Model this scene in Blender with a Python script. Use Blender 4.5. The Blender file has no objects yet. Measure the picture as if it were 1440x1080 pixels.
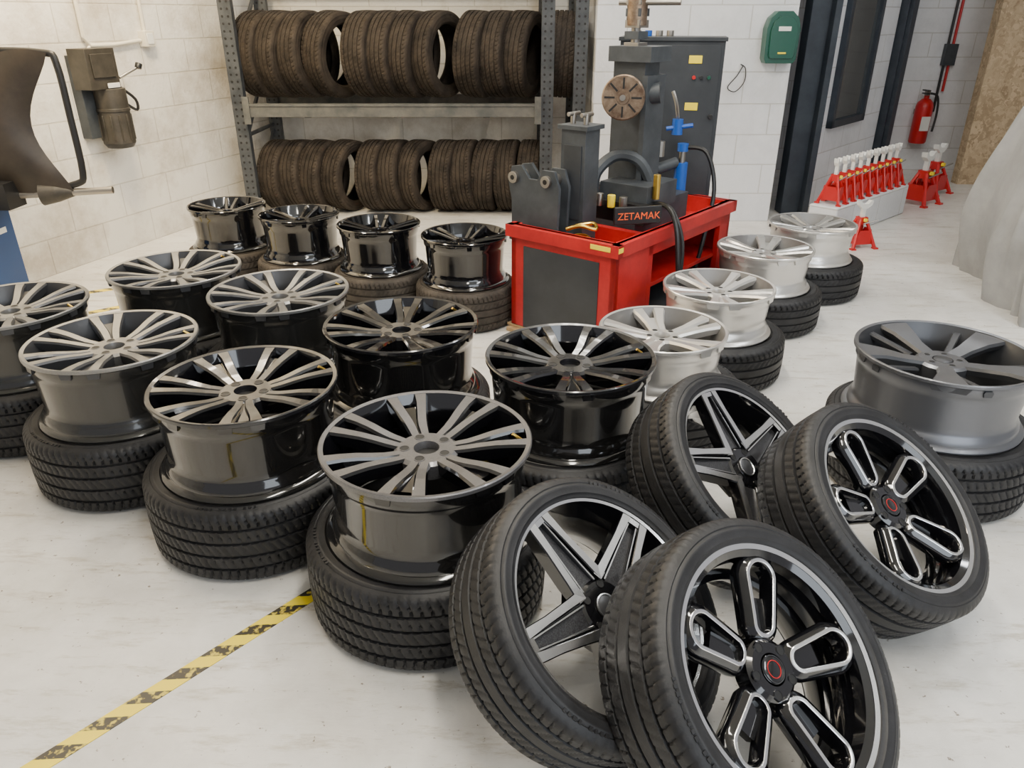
import bpy, bmesh, math, random
from mathutils import Vector, Matrix, Quaternion
random.seed(7)
pi=math.pi
S=bpy.context.scene
# ---------------------------------------------------------------- materials
def mat(name,col,rough=.5,metal=0,coat=0,emit=None,es=0,spec=.5):
    m=bpy.data.materials.new(name);m.use_nodes=True
    b=m.node_tree.nodes['Principled BSDF']
    b.inputs['Base Color'].default_value=(*col,1);b.inputs['Roughness'].default_value=rough
    b.inputs['Metallic'].default_value=metal;b.inputs['Coat Weight'].default_value=coat
    b.inputs['Coat Roughness'].default_value=.03
    b.inputs['Specular IOR Level'].default_value=spec
    if emit: b.inputs['Emission Color'].default_value=(*emit,1);b.inputs['Emission Strength'].default_value=es
    return m
def N(m,t,**kw):
    n=m.node_tree.nodes.new(t)
    for k,v in kw.items():
        if k.startswith('_'): setattr(n,k[1:],v)
        else: n.inputs[k.replace('__',' ')].default_value=v
    return n
def L(m,a,ao,b,bi): m.node_tree.links.new(a.outputs[ao],b.inputs[bi])
def noisy(m,c1,c2,scale=8,lo=.35,hi=.65,bump=0,bscale=60,rough=None):
    b=m.node_tree.nodes['Principled BSDF']
    tc=N(m,'ShaderNodeTexCoord');n=N(m,'ShaderNodeTexNoise',Scale=scale,Detail=6.0,Roughness=.65)
    r=N(m,'ShaderNodeValToRGB');r.color_ramp.elements[0].position=lo;r.color_ramp.elements[1].position=hi
    r.color_ramp.elements[0].color=(*c1,1);r.color_ramp.elements[1].color=(*c2,1)
    L(m,tc,'Object',n,'Vector');L(m,n,'Fac',r,'Fac');L(m,r,'Color',b,'Base Color')
    if bump:
        n2=N(m,'ShaderNodeTexNoise',Scale=bscale,Detail=4.0);bp=N(m,'ShaderNodeBump',Strength=bump,Distance=.01)
        L(m,tc,'Object',n2,'Vector');L(m,n2,'Fac',bp,'Height');L(m,bp,'Normal',b,'Normal')
    return m
M={}
M['rubber']=noisy(mat('tyre_rubber',(.02,.02,.021),.5,spec=.42),(.008,.008,.009),(.018,.018,.020),14,bump=.06,bscale=220)
M['rubber_old']=noisy(mat('dusty_tyre_rubber',(.04,.032,.025),.75,spec=.25),(.017,.0135,.011),(.05,.039,.03),7,bump=.2,bscale=120)
M['rubber_flat']=noisy(mat('used_tyre_rubber',(.04,.036,.032),.7,spec=.3),(.024,.021,.018),(.068,.057,.047),9,bump=.2,bscale=120)
M['black']=mat('gloss_black_paint',(.004,.004,.005),.1,0,.9)
M['barrel']=mat('gunmetal_barrel_paint',(.011,.0105,.0105),.12,.25,.9)
M['barrel2']=mat('grey_barrel_paint',(.04,.04,.039),.25,.6,.6)
M['graph']=noisy(mat('graphite_face_paint',(.12,.12,.125),.38,.65,.3),(.12,.118,.122),(.175,.172,.177),400)
M['graph2']=noisy(mat('light_graphite_face_paint',(.2,.2,.2),.38,.65,.3),(.18,.18,.18),(.26,.257,.25),400)
M['face_blk']=mat('black_face_paint',(.014,.014,.016),.2,.2,.7)
M['mach']=mat('machined_aluminium',(.9,.9,.91),.25,1,0)
M['sparkle']=noisy(mat('dark_sparkle_paint',(.03,.03,.033),.35,.5,.7),(.012,.012,.014),(.07,.07,.075),350)
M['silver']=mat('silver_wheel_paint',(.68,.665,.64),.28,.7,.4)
M['silver_shade']=mat('silver_shaded_barrel',(.2,.195,.19),.45,.6,.0)  # darker copy of the silver, paints shade inside the barrel so spokes read
M['satin']=mat('satin_grey_paint',(.15,.155,.17),.36,.7,.15)
M['satin_d']=mat('satin_dark_grey_paint',(.065,.067,.073),.38,.6,.1)
M['hole_shade']=mat('painted_hole_shade',(.004,.004,.004),.6)  # flat black colour stands in for the shade inside holes and slots
M['red']=noisy(mat('red_machine_paint',(.55,.02,.02),.4),(.36,.008,.01),(.55,.018,.018),5)
M['redp']=mat('red_plastic',(.5,.01,.012),.35)
M['mgrey']=noisy(mat('machine_grey_paint',(.04,.045,.05),.5),(.03,.036,.043),(.056,.064,.073),9)
M['cab']=noisy(mat('charcoal_cabinet_paint',(.03,.034,.038),.5),(.022,.026,.031),(.036,.041,.048),4)
M['steel']=mat('worn_steel',(.35,.33,.3),.4,1)
M['bronze']=noisy(mat('heat_stained_steel',(.3,.24,.18),.45,.9),(.13,.085,.06),(.34,.26,.19),20)
M['rack']=noisy(mat('rack_blue_grey_paint',(.05,.055,.062),.55),(.028,.033,.04),(.06,.066,.073),12)
M['beam']=noisy(mat('rack_beam_grey_paint',(.13,.13,.125),.55),(.055,.06,.06),(.12,.118,.108),9)
M['navy']=noisy(mat('navy_frame_paint',(.02,.03,.045),.5),(.012,.018,.028),(.028,.037,.05),6)
M['blue']=mat('blue_paint',(.01,.09,.42),.35)
M['bluem']=mat('balancer_blue_paint',(.008,.05,.17),.4)
M['yellow']=mat('yellow_label',(.9,.7,.02),.5)
M['white']=mat('white_plastic',(.75,.75,.72),.45)
M['cream']=mat('cream_conduit',(.7,.66,.55),.5)
M['green']=mat('green_plastic',(.006,.07,.045),.3)
M['hood']=noisy(mat('dark_brown_plastic_hood',(.03,.024,.018),.45),(.02,.015,.011),(.042,.032,.023),6)
M['blk']=mat('black_plastic',(.012,.012,.013),.4)
M['motor']=noisy(mat('dark_motor_paint',(.05,.045,.035),.5),(.026,.023,.018),(.055,.048,.038),10)
M['cover']=noisy(mat('grey_cover_fabric',(.36,.35,.33),.85),(.27,.27,.265),(.37,.37,.365),3,bump=.25,bscale=14)
M['wood']=noisy(mat('pallet_wood',(.4,.26,.13),.7),(.3,.19,.09),(.5,.34,.18),14)
M['orange']=mat('orange_label',(.9,.12,.02),.5)
M['glass']=mat('dark_window_glass',(.06,.07,.075),.1,0,.5)
M['yelbrass']=mat('brass',(.75,.5,.1),.3,1)
M['lamp']=mat('fluorescent_tube',(1,1,1),.5,emit=(1,.97,.92),es=26)
M['interior_shade']=mat('painted_interior_shade',(.035,.04,.045),.8)  # shade inside the doorway and machine base, put into a blue-grey colour
m=mat('osb_board',(.45,.3,.15),.75);M['osb']=m
b=m.node_tree.nodes['Principled BSDF'];tc=N(m,'ShaderNodeTexCoord');v=N(m,'ShaderNodeTexVoronoi',Scale=22.0)
n=N(m,'ShaderNodeTexNoise',Scale=9.0,Detail=5.0);mx=N(m,'ShaderNodeMixRGB',Fac=.4);L(m,tc,'Object',n,'Vector');L(m,tc,'Object',mx,'Color1');L(m,n,'Color',mx,'Color2');L(m,mx,'Color',v,'Vector')
r=N(m,'ShaderNodeValToRGB');r.color_ramp.elements[0].color=(.3,.21,.12,1);r.color_ramp.elements[1].color=(.62,.48,.31,1);L(m,v,'Color',r,'Fac');L(m,r,'Color',b,'Base Color')
# floor
m=mat('painted_concrete_floor',(.7,.68,.64),.35);M['floor']=m
b=m.node_tree.nodes['Principled BSDF'];tc=N(m,'ShaderNodeTexCoord')
n1=N(m,'ShaderNodeTexNoise',Scale=1.3,Detail=9.0,Roughness=.7);r1=N(m,'ShaderNodeValToRGB')
r1.color_ramp.elements[0].position=.32;r1.color_ramp.elements[0].color=(.52,.5,.46,1);r1.color_ramp.elements[1].position=.6;r1.color_ramp.elements[1].color=(.76,.745,.71,1)
L(m,tc,'Object',n1,'Vector');L(m,n1,'Fac',r1,'Fac')
n2=N(m,'ShaderNodeTexNoise',Scale=42.0,Detail=5.0,Roughness=.6);r2=N(m,'ShaderNodeValToRGB')
r2.color_ramp.elements[0].position=.3;r2.color_ramp.elements[0].color=(.2,.15,.09,1);r2.color_ramp.elements[1].position=.35;r2.color_ramp.elements[1].color=(1,1,1,1)
L(m,tc,'Object',n2,'Vector');L(m,n2,'Fac',r2,'Fac')
mx=N(m,'ShaderNodeMixRGB',_blend_type='MULTIPLY',Fac=.9);L(m,r1,'Color',mx,'Color1');L(m,r2,'Color',mx,'Color2')
mp=N(m,'ShaderNodeMapping');mp.inputs['Scale'].default_value=(1,5,1);mp.inputs['Rotation'].default_value=(0,0,.7)
n3=N(m,'ShaderNodeTexNoise',Scale=3.0,Detail=9.0,Roughness=.75);r3=N(m,'ShaderNodeValToRGB');r3.color_ramp.elements[0].position=.35;r3.color_ramp.elements[0].color=(.62,.57,.48,1);r3.color_ramp.elements[1].position=.47;r3.color_ramp.elements[1].color=(1,1,1,1)
L(m,tc,'Object',mp,'Vector');L(m,mp,'Vector',n3,'Vector');L(m,n3,'Fac',r3,'Fac')
mx2=N(m,'ShaderNodeMixRGB',_blend_type='MULTIPLY',Fac=.8);L(m,mx,'Color',mx2,'Color1');L(m,r3,'Color',mx2,'Color2');L(m,mx2,'Color',b,'Base Color')
rr=N(m,'ShaderNodeMapRange');rr.inputs['To Min'].default_value=.2;rr.inputs['To Max'].default_value=.48;L(m,n1,'Fac',rr,'Value');L(m,rr,'Result',b,'Roughness')
bp=N(m,'ShaderNodeBump',Strength=.15,Distance=.01);L(m,n3,'Fac',bp,'Height');L(m,bp,'Normal',b,'Normal')
def blockmat(name,c1,c2,grime,gf=.7):
    m=mat(name,c1,.6);b=m.node_tree.nodes['Principled BSDF'];tc=N(m,'ShaderNodeTexCoord')
    sx=N(m,'ShaderNodeSeparateXYZ');cx=N(m,'ShaderNodeCombineXYZ');L(m,tc,'Object',sx,'Vector');L(m,sx,'X',cx,'X');L(m,sx,'Z',cx,'Y')
    br=N(m,'ShaderNodeTexBrick',Scale=1.0);br.inputs['Brick Width'].default_value=.45;br.inputs['Row Height'].default_value=.225
    br.inputs['Mortar Size'].default_value=.005;br.inputs['Mortar Smooth'].default_value=.4
    br.inputs['Color1'].default_value=(*c1,1);br.inputs['Color2'].default_value=(*c2,1);br.inputs['Mortar'].default_value=(c1[0]*.74,c1[1]*.72,c1[2]*.68,1)
    L(m,cx,'Vector',br,'Vector')
    n=N(m,'ShaderNodeTexNoise',Scale=1.6,Detail=9.0,Roughness=.72);L(m,tc,'Object',n,'Vector')
    r=N(m,'ShaderNodeValToRGB');r.color_ramp.elements[0].position=.36;r.color_ramp.elements[0].color=(*grime,1);r.color_ramp.elements[1].position=.55;r.color_ramp.elements[1].color=(1,1,1,1)
    L(m,n,'Fac',r,'Fac');mx=N(m,'ShaderNodeMixRGB',_blend_type='MULTIPLY',Fac=gf);L(m,br,'Color',mx,'Color1');L(m,r,'Color',mx,'Color2');L(m,mx,'Color',b,'Base Color')
    ma=N(m,'ShaderNodeMath',_operation='SUBTRACT');n4=N(m,'ShaderNodeTexNoise',Scale=40.0,Detail=4.0);L(m,tc,'Object',n4,'Vector')
    L(m,n4,'Fac',ma,0);L(m,br,'Fac',ma,1);bp=N(m,'ShaderNodeBump',Strength=.4,Distance=.01);L(m,ma,'Value',bp,'Height');L(m,bp,'Normal',b,'Normal')
    return m
M['block']=blockmat('painted_block_wall',(.76,.74,.69),(.73,.71,.66),(.5,.44,.36))
M['block2']=blockmat('white_block_wall',(.74,.75,.77),(.72,.73,.75),(.7,.7,.7),.5)
m=mat('hazard_tape',(.8,.6,.03),.45);M['tape']=m;b=m.node_tree.nodes['Principled BSDF'];tc=N(m,'ShaderNodeTexCoord')
sx=N(m,'ShaderNodeSeparateXYZ');L(m,tc,'Object',sx,'Vector');a=N(m,'ShaderNodeMath',_operation='ADD');L(m,sx,'X',a,0);L(m,sx,'Y',a,1)
w=N(m,'ShaderNodeMath',_operation='MULTIPLY');w.inputs[1].default_value=10;L(m,a,'Value',w,0);f=N(m,'ShaderNodeMath',_operation='FRACT');L(m,w,'Value',f,0)
g=N(m,'ShaderNodeMath',_operation='GREATER_THAN');g.inputs[1].default_value=.5;L(m,f,'Value',g,0)
nn=N(m,'ShaderNodeTexNoise',Scale=60.0,Detail=6.0);L(m,tc,'Object',nn,'Vector');r=N(m,'ShaderNodeValToRGB');r.color_ramp.elements[0].position=.5;r.color_ramp.elements[1].position=.6
r.color_ramp.elements[0].color=(.035,.03,.02,1);r.color_ramp.elements[1].color=(.6,.47,.06,1);L(m,nn,'Fac',r,'Fac')
mx=N(m,'ShaderNodeMixRGB');mx.inputs['Color1'].default_value=(.85,.66,.03,1);L(m,g,'Value',mx,'Fac');L(m,r,'Color',mx,'Color2');L(m,mx,'Color',b,'Base Color')

# ---------------------------------------------------------------- mesh builder
class MB:
    def __init__(s): s.v=[];s.f=[];s.m=[];s.mats=[]
    def mi(s,k):
        if k not in s.mats: s.mats.append(k)
        return s.mats.index(k)
    def add(s,vs,fs,k,X=None):
        o=len(s.v)
        for p in vs:
            p=Vector(p)
            if X is not None: p=X@p
            s.v.append(p)
        for i,f in enumerate(fs):
            s.f.append([o+j for j in f]);s.m.append(s.mi(k if isinstance(k,str) else k[i]))
    def box(s,c,d,k,rot=None,X=None):
        hx,hy,hz=d[0]/2,d[1]/2,d[2]/2
        R=rot if rot is not None else Matrix.Identity(3)
        vs=[Vector(c)+R@Vector((x*hx,y*hy,z*hz)) for x in(-1,1) for y in(-1,1) for z in(-1,1)]
        s.add(vs,[(0,1,3,2),(4,6,7,5),(0,4,5,1),(2,3,7,6),(0,2,6,4),(1,5,7,3)],k,X)
    def cyl(s,p0,p1,r,k,n=20,r2=None,X=None,cap=True):
        p0=Vector(p0);p1=Vector(p1);r2=r if r2 is None else r2
        q=(p1-p0).to_track_quat('Z','Y')
        vs=[];
        for p,rr in((p0,r),(p1,r2)):
            for i in range(n): vs.append(p+q@Vector((rr*math.cos(2*pi*i/n),rr*math.sin(2*pi*i/n),0)))
        fs=[(i,(i+1)%n,n+(i+1)%n,n+i) for i in range(n)]
        if cap: fs+=[tuple(range(n))[::-1],tuple(range(n,2*n))]
        s.add(vs,fs,k,X)
    def tube(s,pts,r,k,n=10,X=None,sm=1):
        P=[Vector(p) for p in pts]
        if sm>1:
            Q=[]
            for i in range(len(P)-1):
                a=P[max(i-1,0)];b=P[i];c=P[i+1];d=P[min(i+2,len(P)-1)]
                for j in range(sm):
                    t=j/sm;Q.append(.5*((2*b)+(c-a)*t+(2*a-5*b+4*c-d)*t*t+(3*b-a-3*c+d)*t**3))
            Q.append(P[-1]);P=Q
        vs=[]
        for i,p in enumerate(P):
            t=(P[min(i+1,len(P)-1)]-P[max(i-1,0)]).normalized()
            if i==0:
                q=t.to_track_quat('Z','Y');ax=q@Vector((1,0,0))
            ax=(ax-t*ax.dot(t)).normalized();ay=t.cross(ax)
            rr=r[i] if isinstance(r,(list,tuple)) else r
            for j in range(n): vs.append(p+ax*rr*math.cos(2*pi*j/n)+ay*rr*math.sin(2*pi*j/n))
        fs=[]
        for i in range(len(P)-1):
            for j in range(n): fs.append((i*n+j,i*n+(j+1)%n,(i+1)*n+(j+1)%n,(i+1)*n+j))
        fs+=[tuple(range(n))[::-1],tuple(range((len(P)-1)*n,len(P)*n))]
        s.add(vs,fs,k,X)
    def rev(s,prof,k,n=72,closed=True,X=None,disp=None):
        m=len(prof);vs=[]
        for i in range(n):
            a=2*pi*i/n;ca,sa=math.cos(a),math.sin(a)
            for j,(r,z) in enumerate(prof):
                if disp: r=r-disp(i,j)
                vs.append((r*ca,r*sa,z))
        fs=[];ks=[]
        for i in range(n):
            i2=(i+1)%n
            for j in range(m if closed else m-1):
                j2=(j+1)%m;fs.append((i*m+j,i2*m+j,i2*m+j2,i*m+j2));ks.append(k if isinstance(k,str) else k[j])
        s.add(vs,fs,ks,X)
    def prism(s,poly,z0,z1,k,X=None):
        n=len(poly);vs=[(x,y,z0) for x,y in poly]+[(x,y,z1) for x,y in poly]
        s.add(vs,[(i,(i+1)%n,n+(i+1)%n,n+i) for i in range(n)]+[tuple(range(n))[::-1],tuple(range(n,2*n))],k,X)
    def mesh(s,name,ang=35,fix=True):
        me=bpy.data.meshes.new(name);me.from_pydata([tuple(p) for p in s.v],[],s.f);me.update()
        for k in s.mats: me.materials.append(M[k])
        me.polygons.foreach_set('material_index',s.m)
        me.polygons.foreach_set('use_smooth',[True]*len(s.f))
        if fix:
            bm=bmesh.new();bm.from_mesh(me);bmesh.ops.recalc_face_normals(bm,faces=bm.faces);bm.to_mesh(me);bm.free()
        me.set_sharp_from_angle(angle=math.radians(ang))
        return me
    def obj(s,name,loc=(0,0,0),bevel=0,parent=None,fix=True,ang=35):
        return place(name,s.mesh(name,ang,fix),loc,bevel=bevel,parent=parent)
def place(name,me,loc=(0,0,0),rot=None,bevel=0,parent=None):
    o=bpy.data.objects.new(name,me);S.collection.objects.link(o);o.location=loc
    if rot is not None: o.rotation_mode='QUATERNION';o.rotation_quaternion=rot
    if parent: o.parent=parent
    if bevel:
        b=o.modifiers.new('bevel','BEVEL');b.width=bevel;b.segments=2;b.limit_method='ANGLE'
    return o
def qz(a): return Quaternion((0,0,1),a)

# ---------------------------------------------------------------- tyre
def tyre_mesh(name,Ro,ri,W,k='rubber',NS=400,pitch=5,gr=(-.27,-.09,.09,.27),gw=.011,style=0,ld=.005):
    h=W/2;P=[];zone=[];dep=[]
    def ad(r,z,zo=-1,d=0): P.append((r,z));zone.append(zo);dep.append(d)
    mid=(Ro+ri)/2
    ins=[(ri,-.74*h),(ri+.014,-.72*h),(mid,-.9*h),(Ro-.035,-.82*h),(Ro-.02,-.5*h),(Ro-.018,0),(Ro-.02,.5*h),(Ro-.035,.82*h),(mid,.9*h),(ri+.014,.72*h),(ri,.74*h)]
    for p in ins: ad(*p)
    sw=[(ri+.003,.82*h),(ri+.008,.88*h),(ri+.010,.93*h),(ri+.014,.94*h),(ri+.018,.965*h),(ri+.020,.985*h),(ri+.023,.985*h),(mid-.004,1.0*h),(mid,1.01*h),(mid+.003,1.0*h),(Ro-.03,.965*h),(Ro-.027,.975*h),(Ro-.022,.95*h)]
    for p in sw: ad(*p)
    ad(Ro-.013,.91*h,0,.3);ad(Ro-.007,.85*h,0,.8)
    cr=lambda z:Ro-.006*(abs(z)/h)**2
    gl=sorted([g*W for g in gr],reverse=True)
    cur=.78*h;zi=0
    for g in gl+[None]:
        end=(g+gw/2) if g is not None else -.78*h
        nn=4
        for i in range(nn+1):
            z=cur+(end-cur)*i/nn;ad(cr(z),z,zi,1)
        if g is not None:
            ad(cr(g)-.008,g+gw*.3);ad(cr(g)-.008,g-gw*.3);cur=g-gw/2
        zi+=1
    ad(Ro-.007,-.85*h,zi-1,.8);ad(Ro-.013,-.91*h,zi-1,.3)
    for r,z in sw[::-1]: ad(r,-z)
    nz=len(gl)
    def disp(i,j):
        z=zone[j]
        if z<0 or dep[j]==0: return 0
        zz=P[j][1]/W
        if z==0 or z==nz: sh=int(round(abs(zz)*16));d=ld*1.3
        else:
            sh=int(round(zz*(24 if style==0 else -30)))+z*2;d=ld
            if style==1 and z==nz//2: return 0
        return d*dep[j] if (i+sh)%pitch==0 else 0
    b=MB();b.rev(P,k,n=NS,disp=disp)
    rl=mid+(Ro-mid)*.25
    for s in(-1,1):
        for c0 in(0,pi*.95):
            for i in range(13):
                if i in(4,9): continue
                a=c0+i*.045;w=.006+.003*((i*7)%3)/2
                b.box((0,0,0),(.012,w,.0016),k,X=Matrix.Rotation(a,4,'Z')@Matrix.Translation((rl-.003,0,s*.992*h)))
    return b.mesh(name,40)
# ---------------------------------------------------------------- rims
def barrel(b,R,W,kout,kin,klip,lw=.012,n=112):
    P=[(R-lw,-.003),(R-.003,0),(R,-.003),(R,-.012),(R-.004,-.015),(R-.010,-.019),(R-.012,-.045),(R-.017,-.052),(R-.02,-.07),(R-.024,-.12),(R-.028,-W+.075),(R-.028,-W+.055),(R-.024,-W+.044),(R-.017,-W+.036),(R-.014,-W+.018),(R-.002,-W+.013),(R+.003,-W+.006),(R+.001,-W),
       (R-.008,-W+.001),(R-.03,-W+.03),(R-.042,-W+.07),(R-.044,-.12),(R-.04,-.08),(R-lw-.018,-.05),(R-lw-.006,-.02)]
    K=[klip,klip,klip]+[kout]*14+[kout,kin,kin,kin,kin,kin,kin,kin]
    b.rev(P,K[:len(P)],n=n)
def spoke(b,ang,st,ktop,kside,ch=.004):
    vs=[];X=Matrix.Rotation(ang,4,'Z')
    for i,(r,l,w,z,t) in enumerate(st):
        a=st[max(i-1,0)];c=st[min(i+1,len(st)-1)]
        d=Vector((c[0]-a[0],c[1]-a[1]));d.normalize();nx,ny=-d.y,d.x
        for o,zz in((-w/2*.8,z-t),(-w/2,z-ch*1.6),(-w/2+ch,z),(w/2-ch,z),(w/2,z-ch*1.6),(w/2*.8,z-t)):
            vs.append((r+nx*o,l+ny*o,zz))
    fs=[];ks=[]
    for i in range(len(st)-1):
        for j in range(6):
            j2=(j+1)%6;fs.append((i*6+j,i*6+j2,(i+1)*6+j2,(i+1)*6+j));ks.append(ktop if j==2 else kside)
    fs+=[(5,4,3,2,1,0),tuple(range((len(st)-1)*6,len(st)*6))];ks+=[kside,kside]
    b.add(vs,fs,ks,X)
def interp(sts,n=4):
    out=[]
    for i in range(len(sts)-1):
        for j in range(n):
            t=j/n;out.append(tuple(x+(y-x)*t for x,y in zip(sts[i],sts[i+1])))
    out.append(sts[-1]);return out
def hub(b,rh,z,k,bore=.03,cap=None,lug=.052,nl=5,kl='hole_shade',th=.05,lr=.0095):
    b.rev([(bore,z-.012),(bore+.003,z),(rh-.01,z),(rh,z-.008),(rh-.004,z-th),(bore,z-th)],k,n=48)
    b.cyl((0,0,z-th+.002),(0,0,z-.02),bore+.001,'hole_shade',32)
    if cap: b.rev([(0.0001,z+.003),(bore-.006,z+.003),(bore-.001,z),(bore+.001,z-.02),(0.0001,z-.02)],cap,n=32)
    for i in range(nl):
        a=2*pi*(i+.5)/nl;x,y=lug*math.cos(a),lug*math.sin(a)
        b.cyl((x,y,z-.02),(x,y,z+.0008),lr,kl,16)  # black disc slightly proud of the hub, painted shade of a lug hole
        b.rev([(lr,z-.004),(lr,z+.0016),(lr+.002,z+.0016),(lr+.003,z-.002)],k,n=16,X=Matrix.Translation((x,y,0)))
def rimA(name,R,W,kt,ks,kb,kl,NP=7):
    # twin (Y-split) spokes: solid root dividing into two arms with a narrow slot
    b=MB();barrel(b,R,W,kb,ks,kl,.014)
    hub(b,.086,-.031,kt,bore=.031,lug=.058,lr=.0125)
    for i in range(NP):
        a=2*pi*i/NP
        for s in(-1,1):
            spoke(b,a,interp([(.07,s*.013,.028,-.031,.036),(.11,s*.0155,.031,-.026,.042),(.14,s*.0195,.032,-.020,.042),(.18,s*.0275,.033,-.012,.042),(.22,s*.0355,.035,-.007,.038),(R-.008,s*.043,.042,-.003,.03)],3),kt,ks,.0045)
        spoke(b,a,interp([(.07,0,.03,-.036,.02),(.22,0,.05,-.024,.02)],2),ks,ks)
    b.cyl((R-.02,.0,-.028),(R-.05,.0,-.003),.0045,'yelbrass',8)
    return b.mesh(name,32)
def rimS(name,R,W):
    b=MB();barrel(b,R,W,'silver','silver_shade','silver',.012)
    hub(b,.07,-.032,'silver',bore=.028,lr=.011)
    for i in range(5):
        a=2*pi*i/5+.3
        for s in(-1,1):
            spoke(b,a,interp([(.055,s*.016,.034,-.032,.034),(.12,s*.022,.036,-.022,.034),(.18,s*.034,.042,-.012,.034),(R-.008,s*.046,.054,-.005,.03)],3),'silver','silver',.006)
        spoke(b,a,interp([(.05,0,.04,-.036,.02),(.17,0,.04,-.026,.02)],2),'silver','silver_shade')
    return b.mesh(name,32)
def rimF(name,R,W):
    b=MB();barrel(b,R,W,'black','black','black',.01)
    hub(b,.066,-.04,'black',bore=.026)
    for i in range(5):
        for s in(-1,1):
            spoke(b,2*pi*i/5,interp([(.05,s*.014,.022,-.04,.03),(.14,s*.024,.022,-.02,.03),(R-.008,s*.034,.028,-.006,.03)],3),'black','black')
    return b.mesh(name,32)
def rimR(name,R,W):
    b=MB();barrel(b,R,W,'satin','satin_d','satin',.014)
    hub(b,.085,-.035,'satin',bore=.03,cap='satin_d')
    for i in range(5):
        a=2*pi*i/5+.2
        spoke(b,a,interp([(.06,0,.055,-.036,.03),(.13,-.004,.06,-.026,.03),(.2,-.012,.085,-.012,.03),(R-.012,-.02,.12,-.006,.03)],3),'satin','satin_d',.006)
        spoke(b,a,interp([(.1,.036,.026,-.05,.02),(.18,.062,.026,-.035,.02),(R-.02,.09,.03,-.02,.02)],2),'satin_d','satin_d',.004)
    return b.mesh(name,32)
def rimB(name,R,W):
    b=MB();barrel(b,R,W,'sparkle','black','mach',.012)
    hub(b,.07,-.028,'black',bore=.03,cap='satin_d',lug=.053)
    b.rev([(.025,-.0245),(.0265,-.023),(.0295,-.0235),(.03,-.03),(.025,-.03)],'mach',n=32)
    for i in range(5):
        a=2*pi*i/5
        for s in(-1,1):
            spoke(b,a,interp([(.05,s*.047,.026,-.02,.03),(.1,s*.041,.022,-.016,.04),(.18,s*.032,.020,-.010,.042),(R-.006,s*.025,.026,-.004,.036)],3),'mach','black',.002)
            spoke(b,a,interp([(.06,s*.025,.007,-.026,.03),(.18,s*.016,.006,-.017,.03),(R-.012,s*.011,.007,-.011,.03)],3),'mach','black',.0015)
        spoke(b,a,interp([(.04,0,.08,-.034,.03),(.12,0,.06,-.032,.03),(R-.012,0,.04,-.026,.02)],3),'sparkle','black')
        spoke(b,a,interp([(R-.026,0,.05,-.009,.03),(R-.006,0,.06,-.004,.03)],2),'mach','black',.002)
        spoke(b,a+pi/5,interp([(.05,0,.05,-.05,.03),(.085,0,.07,-.055,.03)],2),'sparkle','black')
    return b.mesh(name,32)
def rimC(name,R,W):
    b=MB();barrel(b,R,W,'black','black','mach',.016)
    b.rev([(R-.016,-.004),(R-.03,-.014),(R-.034,-.04),(R-.018,-.04)],'black',n=96)
    hub(b,.064,-.032,'black',bore=.03,cap='black',lug=.05)
    b.rev([(.0165,-.0285),(.0168,-.028),(.018,-.028),(.0185,-.0295),(.0165,-.0295)],'redp',n=32)
    b.rev([(.026,-.0298),(.0265,-.0285),(.028,-.0285),(.0285,-.031),(.026,-.031)],'satin_d',n=32)
    def zr(r): return -.038+.030*max(0,min(1,(r-.06)/(.17)))**.8
    for i in range(5):
        X=Matrix.Rotation(2*pi*i/5,4,'Z')
        r0,r1=.092,.188;w0,w1=.021,.0325
        path=[];nA=16
        for j in range(nA+1):
            t=-pi/2+pi*j/nA;path.append((r1+w1*.98*math.cos(t),w1*math.sin(t),math.cos(t),math.sin(t)))
        for j in range(1,8):
            t=j/8;path.append((r1+(r0-r1)*t,w1+(w0-w1)*t,0,1))
        for j in range(nA+1):
            t=pi/2+pi*j/nA;path.append((r0+w0*.95*math.cos(t),w0*math.sin(t),math.cos(t),math.sin(t)))
        for j in range(1,8):
            t=j/8;path.append((r0+(r1-r0)*t,-(w0+(w1-w0)*t),0,-1))
        sec=[(-.005,-.038),(-.003,-.007),(-.0005,-.001),(.001,0),(.0068,0),(.0080,-.0015),(.017,-.007),(.023,-.016),(.024,-.024),(.02,-.042)]
        ksec=['black','black','mach','mach','mach','black','black','black','black','black']
        vs=[]
        for x,y,nx,ny in path:
            for d,z in sec:
                px,py=x+nx*d,y+ny*d;vs.append((px,py,zr(math.hypot(px,py))+z))
        n=len(path);m=len(sec);fs=[];ks=[]
        for p in range(n):
            for j in range(m):
                p2=(p+1)%n;j2=(j+1)%m;fs.append((p*m+j,p2*m+j,p2*m+j2,p*m+j2));ks.append(ksec[j])
        b.add(vs,fs,ks,X)
        spoke(b,2*pi*i/5,interp([(.05,0,.05,-.05,.02),(.15,0,.05,-.046,.02)],2),'black','black')
    b.rev([(R-.055,-.1),(R-.042,-.1),(R-.042,-.11),(R-.055,-.11)],'black',n=48)
    return b.mesh(name,32)

tyA=tyre_mesh('tyre_a',.332,.256,.25)
tyF=tyre_mesh('tyre_f',.272,.206,.22,'rubber_flat',style=1,NS=320)
tyS=tyre_mesh('tyre_s',.302,.222,.21,style=1,NS=320)
tyR=tyre_mesh('tyre_r',.345,.26,.24)
tyL=tyre_mesh('tyre_l',.321,.246,.225,style=1,ld=.003,NS=480,pitch=6)
tyU=tyre_mesh('tyre_u',.32,.22,.21,'rubber_old',NS=300)
tyV=tyre_mesh('tyre_v',.29,.2,.19,'rubber_old',style=1,NS=300)
A1=rimA('rim_graphite',.2775,.258,'graph','black','barrel','graph')
A2=rimA('rim_black',.2775,.258,'face_blk','black','barrel','face_blk')
A3=rimA('rim_light',.2775,.258,'graph2','satin_d','barrel2','graph2')
rS=rimS('rim_silver',.247,.205);rF=rimF('rim_gloss',.23,.25);rR=rimR('rim_satin',.285,.243)
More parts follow.
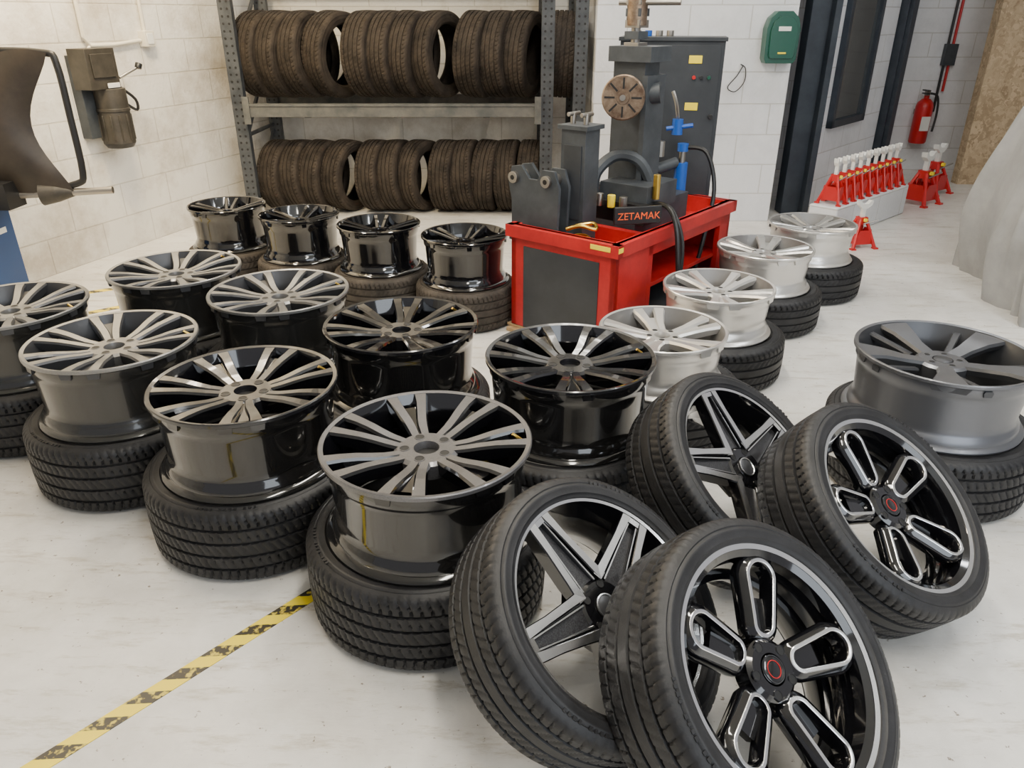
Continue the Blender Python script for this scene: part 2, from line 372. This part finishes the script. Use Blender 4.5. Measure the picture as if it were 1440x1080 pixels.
rB=rimB('rim_star',.26,.2);rC=rimC('rim_loop',.26,.2)

for (x,y),rm,sp in [((-.225,1.71),A1,.1),((-.81,2.05),A2,.5),((-1.37,2.39),A3,.3),((-1.93,2.73),A3,.0),((.19,2.25),A2,.2),((-.40,2.54),A2,.7),((-.94,2.90),A3,.4),((-1.48,3.20),A3,.9)]:
    place('car_tyre',tyA,(x-.012,y+.005,.1265),qz(sp*3));place('alloy_wheel',rm,(x,y,.5115),qz(sp))
for (x,y),sp in [((-.25,3.92),0),((-.74,4.15),.4),((-1.24,4.38),.2),((-1.74,4.61),.5)]:
    place('car_tyre',tyF,(x,y,.1115),qz(sp));place('alloy_wheel',rF,(x,y,.473),qz(sp))
for (x,y),sp in [((.585,2.72),0.1),((.93,3.24),.5),((1.33,3.87),.9),((1.76,4.38),.3)]:
    place('car_tyre',tyS,(x+.02,y,.1065),qz(sp));place('alloy_wheel',rS,(x,y,.418),qz(sp))
place('car_tyre',tyR,(1.475,2.34,.1215));place('alloy_wheel',rR,(1.465,2.34,.487),qz(.4))
def lean(fc,n,rm,spin,nm='alloy_wheel_with_tyre',sc=.98):
    n=Vector(n).normalized();q=n.to_track_quat('Z','Y')@qz(spin)
    W=.225*sc;R=.321*sc;c=Vector((fc[0],fc[1],0))-n*.1*sc
    hz=math.sqrt(max(0,1-n.z**2));c.z=(R-.004)*hz+W/2*.88*n.z
    e=bpy.data.objects.new(nm,None);S.collection.objects.link(e);e.location=c;e.rotation_mode='QUATERNION';e.rotation_quaternion=q;e.scale=(sc,sc,sc)
    place('tyre',tyL,parent=e);place('rim',rm,(0,0,.102),parent=e)
lean((.222,1.275),(.49,-.38,.785),rB,.4)
lean((.535,1.09),(.45,-.47,.77),rC,-.3)
lean((.69,1.84),(.51,-.41,.77),rB,.1)
lean((1.03,1.665),(.43,-.45,.83),rC,.15)

# ---------------------------------------------------------------- room
def wall(name,p0,p1,h,k,th=.12,z0=0):
    p0=Vector((*p0,0));p1=Vector((*p1,0));d=p1-p0;l=d.length
    b=MB();b.box((l/2,th/2,z0+(h-z0)/2),(l,th,h-z0),k)
    o=b.obj(name,p0);o.rotation_euler=(0,0,math.atan2(d.y,d.x));return o
b=MB();b.box((1,3.0,-.05),(13,12.5,.1),'floor');b.obj('floor')
CH=3.4
wx=lambda Y:-2.45+.33*(Y-6.2)
wall('wall_left',(wx(-1.5),-1.5),(wx(7.2),7.2),CH,'block')
wall('wall_back',(wx(7.2),7.2),(.62,7.2),CH,'block')
wall('wall_back_right',(.62,6.1),(2.08,6.1),CH,'block2',th=.9)
wall('wall_corridor',(2.5,6.5),(3.55,7.7),CH,'block2')
wall('wall_far',(2.0,8.4),(5.6,8.4),CH,'block2')
wall('wall_board',(4.42,7.6),(7.3,7.6),CH,'osb')
b=MB();b.box((1,3.0,CH+.05),(13,12.5,.1),'white');b.obj('ceiling')
b=MB();b.box((2.36,6.42,CH/2),(.2,.16,CH),'navy');b.box((2.43,6.30,CH/2),(.05,.1,CH),'navy');b.obj('door_frame',bevel=.005)
b=MB();b.box((2.12,6.98,1.2),(.05,.8,2.4),'interior_shade');b.box((2.095,6.62,1.05),(.03,.03,.14),'steel');b.obj('door_1')  # slab with handle, coloured with the doorway's interior shade
b=MB();X=Matrix.Translation((3.66,7.85,0))@Matrix.Rotation(math.radians(49),4,'Z');b.box((0,0,CH/2),(.3,.16,CH),'navy',X=X);b.box((-.1,-.09,CH/2),(.04,.05,CH),'navy',X=X);b.obj('door_frame',bevel=.005)
def on_corr(l,z,off):
    d=Vector((1.05,1.2,0)).normalized();n=Vector((d.y,-d.x,0));p=Vector((2.5,6.5,0))+d*l+n*off;p.z=z;return p,d
p,d=on_corr(.62,1.5,0.0)
X=Matrix.Translation(p)@Matrix.Rotation(math.atan2(d.y,d.x),4,'Z')
b=MB();w,h=.8,1.7
for s in(-1,1):
    b.box((s*(w/2-.03),-.02,0),(.06,.06,h),'navy',X=X);b.box((0,-.02,s*(h/2-.03)),(w,.06,.06),'navy',X=X)
b.box((0,-.01,0),(w-.1,.02,h-.1),'glass',X=X);b.obj('window_1',bevel=.003)
A=Vector((2.34,5.62,0));B=Vector((3.2,6.42,0));dd=(B-A).normalized();ang=math.atan2(dd.y,dd.x)
b=MB();b.box(((B-A).length/2,.0,.12),((B-A).length+.1,.22,.24),'block2');o=b.obj('low_ledge',(A.x,A.y,0),bevel=.01);o.rotation_euler=(0,0,ang)
b=MB()
for sx in(-1,1):
    for sy in(-1,1):
        b.cyl((sx*.085,sy*.085,.008),(sx*.022,sy*.022,.2),.013,'redp',6,r2=.012)
        b.box((sx*.088,sy*.088,.005),(.035,.035,.01),'redp')
for s in(-1,1):
    b.prism([(-.08,.03),(.08,.03),(.04,.13),(-.04,.13)],s*.066-.002,s*.066+.002,'redp',X=Matrix.Rotation(pi/2,4,'X'))
    b.prism([(-.08,.03),(.08,.03),(.04,.13),(-.04,.13)],s*.066-.002,s*.066+.002,'redp',X=Matrix.Rotation(pi/2,4,'Z')@Matrix.Rotation(pi/2,4,'X'))
b.box((0,0,.19),(.06,.06,.05),'redp');b.box((0,0,.24),(.026,.026,.09),'white')
b.prism([(-.05,.0),(-.02,-.025),(.02,-.025),(.05,.0),(.055,.03),(.04,.03),(.02,.006),(-.02,.006),(-.04,.03),(-.055,.03)],-.018,.018,'white',X=Matrix.Translation((0,0,.3))@Matrix.Rotation(pi/2,4,'X'))
b.box((.0,-.045,.2),(.02,.02,.02),'yellow');b.cyl((.0,-.03,.17),(.09,-.06,.2),.005,'steel',8)
stand=b.mesh('axle_stand')
ln=(B-A).length
for i in range(9):
    p=A+dd*(.06+i*(ln-.12)/8);o=place('axle_stand',stand,(p.x,p.y,.241),qz(ang));o.scale=(.6,.95,1)
for x,y in((3.62,6.75),(3.95,7.2)): o=place('axle_stand',stand,(x,y,0),qz(.6));o.scale=(1.4,1.4,1.35)
place('axle_stand',stand,(2.5,5.36,0),qz(.2))
b=MB();X=Matrix.Translation((4.27,8.27,.3))
b.rev([(.0001,0),(.075,0),(.085,.015),(.085,.36),(.075,.4),(.04,.435),(.025,.44),(.025,.47),(.0001,.47)],'redp',n=32,closed=False,X=X)
b.box((0,-.084,.2),(.09,.006,.14),'white',X=X);b.box((0,0,.49),(.04,.04,.04),'steel',X=X);b.box((-.03,-.03,.52),(.03,.12,.012),'blk',X=X);b.box((-.03,-.03,.49),(.03,.11,.01),'blk',X=X)
b.tube([(.02,0,.49),(.1,-.02,.46),(.12,-.04,.3),(.1,-.06,.12)],.011,'blk',X=X,sm=5);b.box((0,.1,.3),(.08,.06,.05),'steel',X=X)
b.obj('fire_extinguisher')
b=MB()
for i,x in enumerate((4.42,4.47)): b.cyl((x,8.37,.6+i*.2),(x,8.37,CH),.014,('blk','redp')[i],8)
b.box((4.45,8.36,1.15),(.12,.06,.2),'mgrey');b.obj('wall_conduit',bevel=.002)
b=MB();X=Matrix.Translation((1.955,6.04,1.36))
pts=[(-.1,-.17),(.1,-.17),(.115,-.14),(.12,.06),(.1,.13),(.05,.175),(-.05,.175),(-.1,.13),(-.12,.06),(-.115,-.14)]
b.prism(pts,-.055,.055,'green',X=X@Matrix.Rotation(pi/2,4,'X'));b.prism([(x*.8,y*.8) for x,y in pts],.05,.075,'green',X=X@Matrix.Rotation(pi/2,4,'X'))
b.box((.0,-.078,.06),(.09,.004,.03),'white',X=X);b.box((0,-.078,-.1),(.06,.005,.012),'yellow',X=X);b.obj('first_aid_box',bevel=.008)
b=MB();b.tube([(1.72,6.08,1.17),(1.68,6.07,1.1),(1.62,6.07,1.02),(1.68,6.07,.99),(1.74,6.07,1.06),(1.74,6.08,1.15),(1.7,6.08,1.18)],.004,'blk',6,sm=5);b.obj('wire_loop')
# ---------------------------------------------------------------- rack
b=MB()
def upright(x,y,h=2.3,w=.09):
    b.box((x,y,h/2),(w,.008,h),'rack');
    for s in(-1,1):
        b.box((x+s*w/2,y+.03,h/2),(.008,.065,h),'rack')
    for i in range(int(h/.05)):
        for s in(-1,1): b.cyl((x+s*.022,y-.0055,.05+i*.05),(x+s*.022,y+.004,.05+i*.05),.009,'hole_shade',8)  # perforations are raised black discs, their shade painted on
    b.box((x,y+.02,.005),(.13,.12,.01),'rack')
FY,BY=6.2,6.95
for x in(-2.12,.27,.52): upright(x,FY)
for x in(-2.08,.27,.52): upright(x,BY)
for x in(-2.1,.27,.52):
    for z0 in(.1,.65,1.2,1.75):
        b.cyl((x,FY+.05,z0),(x,BY,z0+.5),.018,'rack',6)
        b.cyl((x,FY+.05,z0),(x,BY,z0),.016,'rack',6)
for z in(.845,1.75):
    for y in(FY-.01,BY+.06):
        b.box((-.925,y,z),(2.3,.05,.095),'beam');b.box((-.925,y-.02,z+.04),(2.3,.03,.015),'beam')
    for x in(-2.05,.2): b.box((x,FY-.04,z),(.05,.02,.2),'beam')
for x in(-1.6,-.9,-.2): b.box((x,(FY+BY)/2,.8),(.05,.7,.03),'beam')
rack=b.obj('tyre_storage_rack')
def stand_tyre(me,x,y,z,R,yaw,sp=0):
    n=Vector((math.cos(yaw),-math.sin(yaw),random.uniform(-.07,.07))).normalized()
    place('car_tyre',me,(x,y,z+R),n.to_track_quat('Z','Y')@qz(sp))
for x,yw in[(-1.98,.32),(-1.81,.36),(-1.63,.38),(-1.4,.52),(-1.13,.32),(-.96,.34),(-.79,.36),(-.58,.52),(-.27,.33),(-.08,.36),(.1,.36),(.41,.1)]:
    stand_tyre(tyU,x,6.56,.895,.33,yw,x*3)
for x,yw in[(-1.93,.28),(-1.76,.3),(-1.59,.32),(-1.38,.45),(-1.13,.28),(-.96,.3),(-.76,.48),(-.54,.24),(-.37,.24),(-.2,.22),(-.02,.2),(.16,.15)]:
    stand_tyre(tyV,x,6.52,.0,.29,yw,x*3)
# ---------------------------------------------------------------- wheel straightening machine
X=Matrix(((.636,-.772,0,.476),(.772,.636,0,3.34),(0,0,1,0),(0,0,0,1)))
b=MB();PL,QL,H=1.2,.62,.57
def bx(p0,p1,q0,q1,z0,z1,k): b.box(((p0+p1)/2,(q0+q1)/2,(z0+z1)/2),(p1-p0,q1-q0,z1-z0),k,X=X)
bx(0,PL,QL-.03,QL,.04,H,'red');bx(PL-.03,PL,0,QL,.04,H,'red')
bx(0,.03,0,QL,.04,H,'red')
bx(-.004,.004,.09,QL-.08,.04,H-.1,'cab')
bx(0,.3,0,.03,.04,H,'red');bx(.3,PL,0,.03,.45,H,'red');bx(1.08,PL,0,.03,.04,H,'red');bx(.3,PL,0,.03,.04,.1,'red')
bx(.3,.34,0,QL,.04,H-.02,'red');bx(.34,PL,.3,.32,.06,H-.1,'cab');bx(.34,PL,.02,.3,.27,.29,'red');bx(.03,PL,.02,QL,.04,.08,'interior_shade')
bx(.03,PL-.03,.03,QL-.03,.46,.48,'red')
for q in(0,QL): bx(-.02,PL+.02,q-.022,q+.022,H-.06,H,'red')
for p in(0,PL): bx(p-.022,p+.022,-.022,QL+.022,H-.06,H,'red')
bx(-.024,-.0215,.02,.13,H-.035,H-.012,'yellow');bx(-.02,.02,-.024,-.02,H-.035,H-.012,'yellow')
bx(.17,.29,.31,.45,.48,1.02,'mgrey');bx(.155,.305,.295,.465,1.02,1.04,'mgrey');bx(.165,.17,.33,.43,.6,.95,'cab')
for q in(.345,.42):
    b.cyl((.22,q,1.03),(.22,q,1.09),.013,'steel',12,X=X);b.cyl((.18,q,1.085),(.27,q,1.085),.010,'steel',12,X=X)
Rz=Matrix(((0,0,1,0),(1,0,0,0),(0,1,0,0),(0,0,0,1)))
pl=[(.46,.5),(.66,.5),(.66,.68),(.68,.76),(.66,.84),(.60,.85),(.55,.79),(.50,.79),(.47,.84),(.40,.84),(.37,.76),(.38,.5)]
for p in(.05,.13): b.prism(pl,p,p+.018,'mgrey',X=X@Rz)
for q in(.64,.44): b.cyl((.03,q,.79),(.17,q,.79),.028,'steel',16,X=X);b.cyl((.028,q,.79),(.03,q,.79),.012,'hole_shade',12,X=X)
bx(.03,.19,.36,.66,.48,.53,'mgrey')
b.rev([(.035,0),(.05,.01),(.05,.04),(.035,.05)],'yelbrass',n=20,X=X@Matrix.Translation((.1,.27,.5)))
b.tube([(.05,.32,.58),(.08,.26,.6),(.12,.2,.585),(.16,.24,.6),(.1,.3,.59)],.010,'yelbrass',8,X=X,sm=4)
bx(.4,.95,.15,.5,.48,.64,'mgrey');bx(.45,.75,.12,.4,.62,.74,'mgrey');bx(.4,.5,.1,.42,.56,.66,'blk')
b.tube([(.42,.42,.66),(.44,.42,.78),(.52,.36,.86),(.58,.26,.84),(.62,.2,.72),(.62,.18,.62)],.03,'mgrey',8,X=X,sm=5)
for q,k in((.2,'steel'),(.27,'yellow'),(.34,'steel')): b.cyl((.36,q,.64),(.36,q,.7),.02,k,12,X=X)
b.cyl((.5,.1,.68),(.5,.1,.8),.018,'yelbrass',10,X=X)
bx(.60,.74,.27,.45,.6,1.32,'mgrey');bx(.58,.76,.24,.27,.6,1.24,'mgrey');bx(.55,.8,.2,.5,.6,.7,'mgrey')
for i in range(9): bx(.6,.69,.32,.40,1.3+i*.05,1.335+i*.05,'steel' if i%2 else 'mgrey')
b.cyl((.64,.36,1.15),(.64,.36,1.95),.022,'steel',12,X=X)
b.cyl((.6,.44,1.56),(.7,.16,1.56),.014,'steel',10,X=X);b.cyl((.64,.36,1.46),(.64,.36,1.58),.05,'bronze',16,X=X)
bx(.56,.76,.22,.46,1.30,1.37,'mgrey')
mach=b.obj('wheel_straightening_machine',bevel=.004)
b=MB();n=Vector((-.25,-.95,.05)).normalized();c=Vector((.53,3.84,1.15))
Xd=Matrix.Translation(c)@n.to_track_quat('Z','Y').to_matrix().to_4x4()
b.rev([(.0001,0),(.03,0),(.032,-.006),(.098,-.006),(.104,-.012),(.104,-.028),(.0001,-.028)],'bronze',n=48,closed=False,X=Xd)
for i in range(8):
    a=2*pi*i/8;b.box((.065*math.cos(a),.065*math.sin(a),-.006),(.05,.009,.003),'hole_shade',rot=Matrix.Rotation(a,3,'Z'),X=Xd)  # slots are thin black bars with the shade painted in
b.cyl((0,0,-.028),(0,0,-.12),.05,'steel',24,X=Xd);b.cyl((0,0,-.1),(0,0,-.3),.075,'mgrey',24,X=Xd);b.cyl((0,0,0),(0,0,.012),.014,'steel',12,X=Xd)
b.cyl((0,0,-.2),(.16,.02,-.2),.05,'mgrey',16,X=Xd)
b.obj('chuck_and_motor',parent=mach)
b=MB();Xc=Matrix.Translation((.9,4.62,0))@Matrix.Rotation(math.radians(-12),4,'Z')
b.box((0,0,.96),(.56,.3,.84),'cab',X=Xc);b.box((0,-.155,.96),(.52,.012,.8),'cab',X=Xc);b.box((0,0,1.39),(.58,.32,.02),'cab',X=Xc)
b.box((.13,-.163,1.29),(.07,.003,.04),'yellow',X=Xc);b.box((.13,-.163,1.05),(.07,.003,.04),'yellow',X=Xc)
for i in range(3): b.cyl((.13+.04*i,-.16,1.2),(.13+.04*i,-.175,1.2),.01,('redp','blk','green')[i],12,X=Xc)
b.cyl((.24,-.16,1.0),(.24,-.18,1.0),.012,'blk',12,X=Xc)
for i in range(4): b.cyl((-.2+.06*i,.02,1.4),(-.2+.06*i,.02,1.43),.02,'blue' if i==1 else 'steel',10,X=Xc)
b.obj('control_cabinet_body',parent=mach,bevel=.006)
b=MB()
b.cyl((.93,4.25,.58),(.93,4.25,.78),.035,'blue',20);b.cyl((.93,4.25,.78),(.93,4.25,.84),.018,'steel',12);b.cyl((.93,4.25,.84),(.93,4.25,.88),.03,'blue',14)
b.cyl((.9,4.3,.92),(.9,4.3,1.0),.03,'blue',14);b.tube([(.9,4.3,1.0),(.88,4.28,1.08),(.86,4.3,1.14)],.01,'steel',8,sm=4);b.cyl((.84,4.3,.95),(.98,4.28,.97),.012,'blue',10)
b.cyl((.78,4.2,.75),(.9,4.25,.78),.03,'mgrey',14);b.cyl((.76,4.18,.66),(.76,4.18,.84),.018,'steel',10);b.cyl((.8,4.2,.82),(.8,4.2,.9),.022,'steel',10)
b.tube([(.94,4.25,.86),(1.05,4.2,.84),(1.1,4.15,.65),(1.06,4.1,.4),(1.02,4.08,.2)],.012,'blk',8,sm=6)
b.tube([(.68,3.85,.64),(.76,3.72,.66),(.80,3.64,.58),(.82,3.61,.4),(.84,3.61,.24),(.88,3.68,.15)],.012,'blk',8,sm=6)
b.tube([(.7,3.88,.64),(.79,3.76,.64),(.845,3.69,.5),(.85,3.67,.3)],.012,'blk',8,sm=6)
b.obj('hydraulic_jack_and_hoses',parent=mach)
tcv=bpy.data.curves.new('plate_text','FONT');tcv.body='ZETAMAK';tcv.size=.048;tcv.extrude=.001;tcv.materials.append(M['orange'])
t=bpy.data.objects.new('plate_lettering',tcv);S.collection.objects.link(t);t.parent=mach
b=MB()
Xp=Matrix.Translation((.52,3.60,.62))@Matrix.Rotation(math.radians(12),4,'Z')
b.box((.09,.01,.018),(.24,.02,.085),'blk',X=Xp);b.obj('name_plate',parent=mach,bevel=.004)
t.matrix_world=Xp@Matrix.Translation((-.015,-.002,0))@Matrix.Rotation(pi/2,4,'X')
b=MB()
for i in range(4): b.box((.05+i*.3,.31,.029),(.1,.68,.014),'wood',X=X)
for q in(.02,.3,.6): b.box((.6,q,.011),(1.25,.07,.022),'wood',X=X)
b.obj('wooden_pallet',bevel=.002)
# ---------------------------------------------------------------- left side
b=MB()
b.box((-2.95,4.08,.27),(.18,.4,.52),'bluem');b.box((-2.95,4.08,.545),(.2,.42,.03),'blk');b.box((-2.858,4.15,.42),(.004,.12,.03),'white')
b.cyl((-2.95,4.2,.6),(-2.25,4.3,.62),.02,'steel',16);b.cyl((-2.62,4.25,.61),(-2.54,4.262,.613),.065,'motor',24,r2=.05);b.cyl((-2.54,4.262,.613),(-2.46,4.273,.615),.05,'motor',24,r2=.025)
b.box((-2.85,4.18,.62),(.24,.16,.14),'blk')
b.tube([(-2.9,4.26,1.32),(-2.75,4.28,1.34),(-2.44,4.28,1.33),(-2.385,4.28,1.28),(-2.38,4.28,1.0),(-2.385,4.28,.72),(-2.43,4.28,.66),(-2.6,4.25,.63)],.018,'blk',12,sm=4)
vs=[];nu,nv=14,14
for i in range(nu+1):
    for j in range(nv+1):
        u=i/nu;v=j/nv
        x=-2.93+(.52-.16*math.sin(v*pi)**1.3-.03*v)*u; z=1.33-.72*v-.02*math.sin(u*pi*2); y=4.255-.1*math.sin(u*pi)*math.sin(v*pi*.9)
        vs.append((x,y,z))
fs=[(i*(nv+1)+j,(i+1)*(nv+1)+j,(i+1)*(nv+1)+j+1,i*(nv+1)+j+1) for i in range(nu) for j in range(nv)]
b.add(vs,fs,'hood')
b.obj('wheel_balancing_machine')
b=MB();ang=math.atan2(1,.33);X=Matrix.Translation((-2.765,5.26,0))@Matrix.Rotation(ang,4,'Z')
b.box((0,-.04,1.03),(.26,.08,.5),'mgrey',X=X);b.box((-.03,-.12,1.2),(.24,.14,.24),'motor',X=X);b.box((-.03,-.195,1.22),(.18,.01,.14),'motor',X=X)
b.box((.02,-.202,1.1),(.1,.006,.03),'white',X=X)
b.cyl((.04,-.13,1.08),(.04,-.13,.74),.1,'motor',28,X=X);b.cyl((.04,-.13,.74),(.04,-.13,.71),.1,'blk',28,r2=.08,X=X);b.cyl((.04,-.13,.96),(.04,-.13,.94),.106,'motor',28,X=X)
for i in range(12):
    a=2*pi*i/12;b.box((.04+.1*math.cos(a),-.13+.1*math.sin(a),.84),(.012,.012,.16),'motor',X=X)
b.cyl((.1,-.18,1.14),(.24,-.22,1.2),.01,'steel',8,X=X);b.cyl((.235,-.22,1.19),(.25,-.222,1.22),.022,'blk',12,X=X)
b.tube([(.12,-.15,1.08),(.2,-.18,1.0),(.22,-.16,.93),(.16,-.14,.97)],.01,'blk',8,X=X,sm=4)
b.obj('wall_mounted_motor',bevel=.004)
b=MB();X=Matrix.Translation((-2.58,5.8,0))@Matrix.Rotation(ang,4,'Z')
b.box((0,-.03,1.36),(.09,.06,.1),'cream',X=X);b.box((0,-.063,1.36),(.06,.006,.07),'white',X=X)
b.cyl((0,-.02,1.4),(0,-.02,CH-.02),.013,'cream',8,X=X);b.tube([(-.05,-.02,1.35),(-.3,-.02,1.33),(-.5,-.02,1.33),(-.54,-.02,1.38),(-.54,-.02,1.8),(-.54,-.02,CH-.02)],.013,'cream',8,X=X)
b.tube([(-.5,-.02,1.33),(-.56,-.02,1.28),(-.58,-.02,1.24)],.01,'cream',8,X=X,sm=3)
b.obj('light_switch_with_conduit',bevel=.003)
def tape(p0,p1,w=.05):
    p0=Vector((*p0,0));p1=Vector((*p1,0));d=p1-p0;b=MB()
    b.box((d.length/2,0,.001),(d.length,w,.002),'tape');o=b.obj('hazard_floor_tape',p0);o.rotation_euler=(0,0,math.atan2(d.y,d.x))
tape((-1.4,.735),(-.1,2.24),.05);tape((-2.6,4.31),(-1.9,4.72));tape((-2.6,3.82),(-1.75,4.46))
# ---------------------------------------------------------------- covered car
b=MB();a_,b_=2.0,.9;vs=[];nu,nv=260,52
for j in range(nv+1):
    v=j/nv
    for i in range(nu):
        t=2*pi*i/nu;c_,s_=math.cos(t),math.sin(t);e=.5
        cx=math.copysign(abs(c_)**e,c_);sy=math.copysign(abs(s_)**e,s_)
        if v<.45:
            k=(v/.45);rho=.9*k;z=1.58-.34*k**2.6
        else:
            k=(v-.45)/.55;rho=.9+.1*math.sin(min(1,k*1.15)*pi/2)-.03*max(0,k-.7)/.3;z=1.24*(1-k)
        fold=(.016+.055*max(0,(v-.4)))*(math.sin(17*t+3*v)+.6*math.sin(31*t+1.3-5*v)+.5*math.sin(9*t+7*v)+.35*math.sin(53*t+9*v))*min(1,v*1.6)
        vs.append((a_*cx*rho+fold*c_,b_*sy*rho+fold*s_,max(.0,z+.02*math.sin(11*t+9*v)*(1 if v<.97 else 0))))
fs=[(j*nu+i,j*nu+(i+1)%nu,(j+1)*nu+(i+1)%nu,(j+1)*nu+i) for j in range(nv) for i in range(nu)]
b.add(vs,fs,'cover');o=b.obj('covered_car',(4.74,3.9,0),ang=180);o.rotation_euler=(0,0,math.radians(-15))
# ---------------------------------------------------------------- lights
def area(name,loc,size,power,col,target=None,sy=None):
    l=bpy.data.lights.new(name,'AREA');l.energy=power;l.color=col;l.shape='RECTANGLE';l.size=size;l.size_y=sy or size
    o=bpy.data.objects.new(name,l);S.collection.objects.link(o);o.location=loc
    if target is not None: o.rotation_euler=(Vector(target)-Vector(loc)).to_track_quat('-Z','Y').to_euler()
    return o
for x in(-2.0,.4,2.8):
    for y in(.6,3.0,5.4):
        if x<-1.9 and y<1: continue
        b=MB();b.box((0,0,0),(.16,1.5,.05),'white');b.cyl((-.04,-.72,-.04),(-.04,.72,-.04),.016,'lamp',10);b.cyl((.04,-.72,-.04),(.04,.72,-.04),.016,'lamp',10)
        for e in(-.73,.73): b.box((0,e,-.035),(.14,.03,.05),'white')
        b.obj('fluorescent_ceiling_light',(x,y,CH-.03))
        warm=(1,.83,.6) if x<-1 else ((1,.93,.8) if x<1 else (.9,.95,1))
        pw=(64 if y<4 else 30) if x<-1 else ((60 if y<4 else 17) if x<1 else (26 if y<4 else 6))
        area('tube_light',(x,y,CH-.12),.3,pw,warm,(x,y,0),1.5)
area('door_daylight',(2.5,-1.6,2.0),3.0,95,(.84,.92,1),(1.5,4,.3),2.4)
area('warm_wall_lamp',(-1.9,4.3,2.9),.4,100,(1,.78,.45),(-3,5.3,1.9))
w=bpy.data.worlds.new('World');S.world=w;w.use_nodes=True;w.node_tree.nodes['Background'].inputs[0].default_value=(.97,.96,1,1);w.node_tree.nodes['Background'].inputs[1].default_value=.45
# ---------------------------------------------------------------- camera
cd=bpy.data.cameras.new('Camera');cam=bpy.data.objects.new('Camera',cd);S.collection.objects.link(cam);S.camera=cam
cam.location=(0,0,1.5);cam.rotation_euler=(math.radians(64),0,0);cd.sensor_width=36;cd.lens=36*1060/1440;cd.clip_start=.05
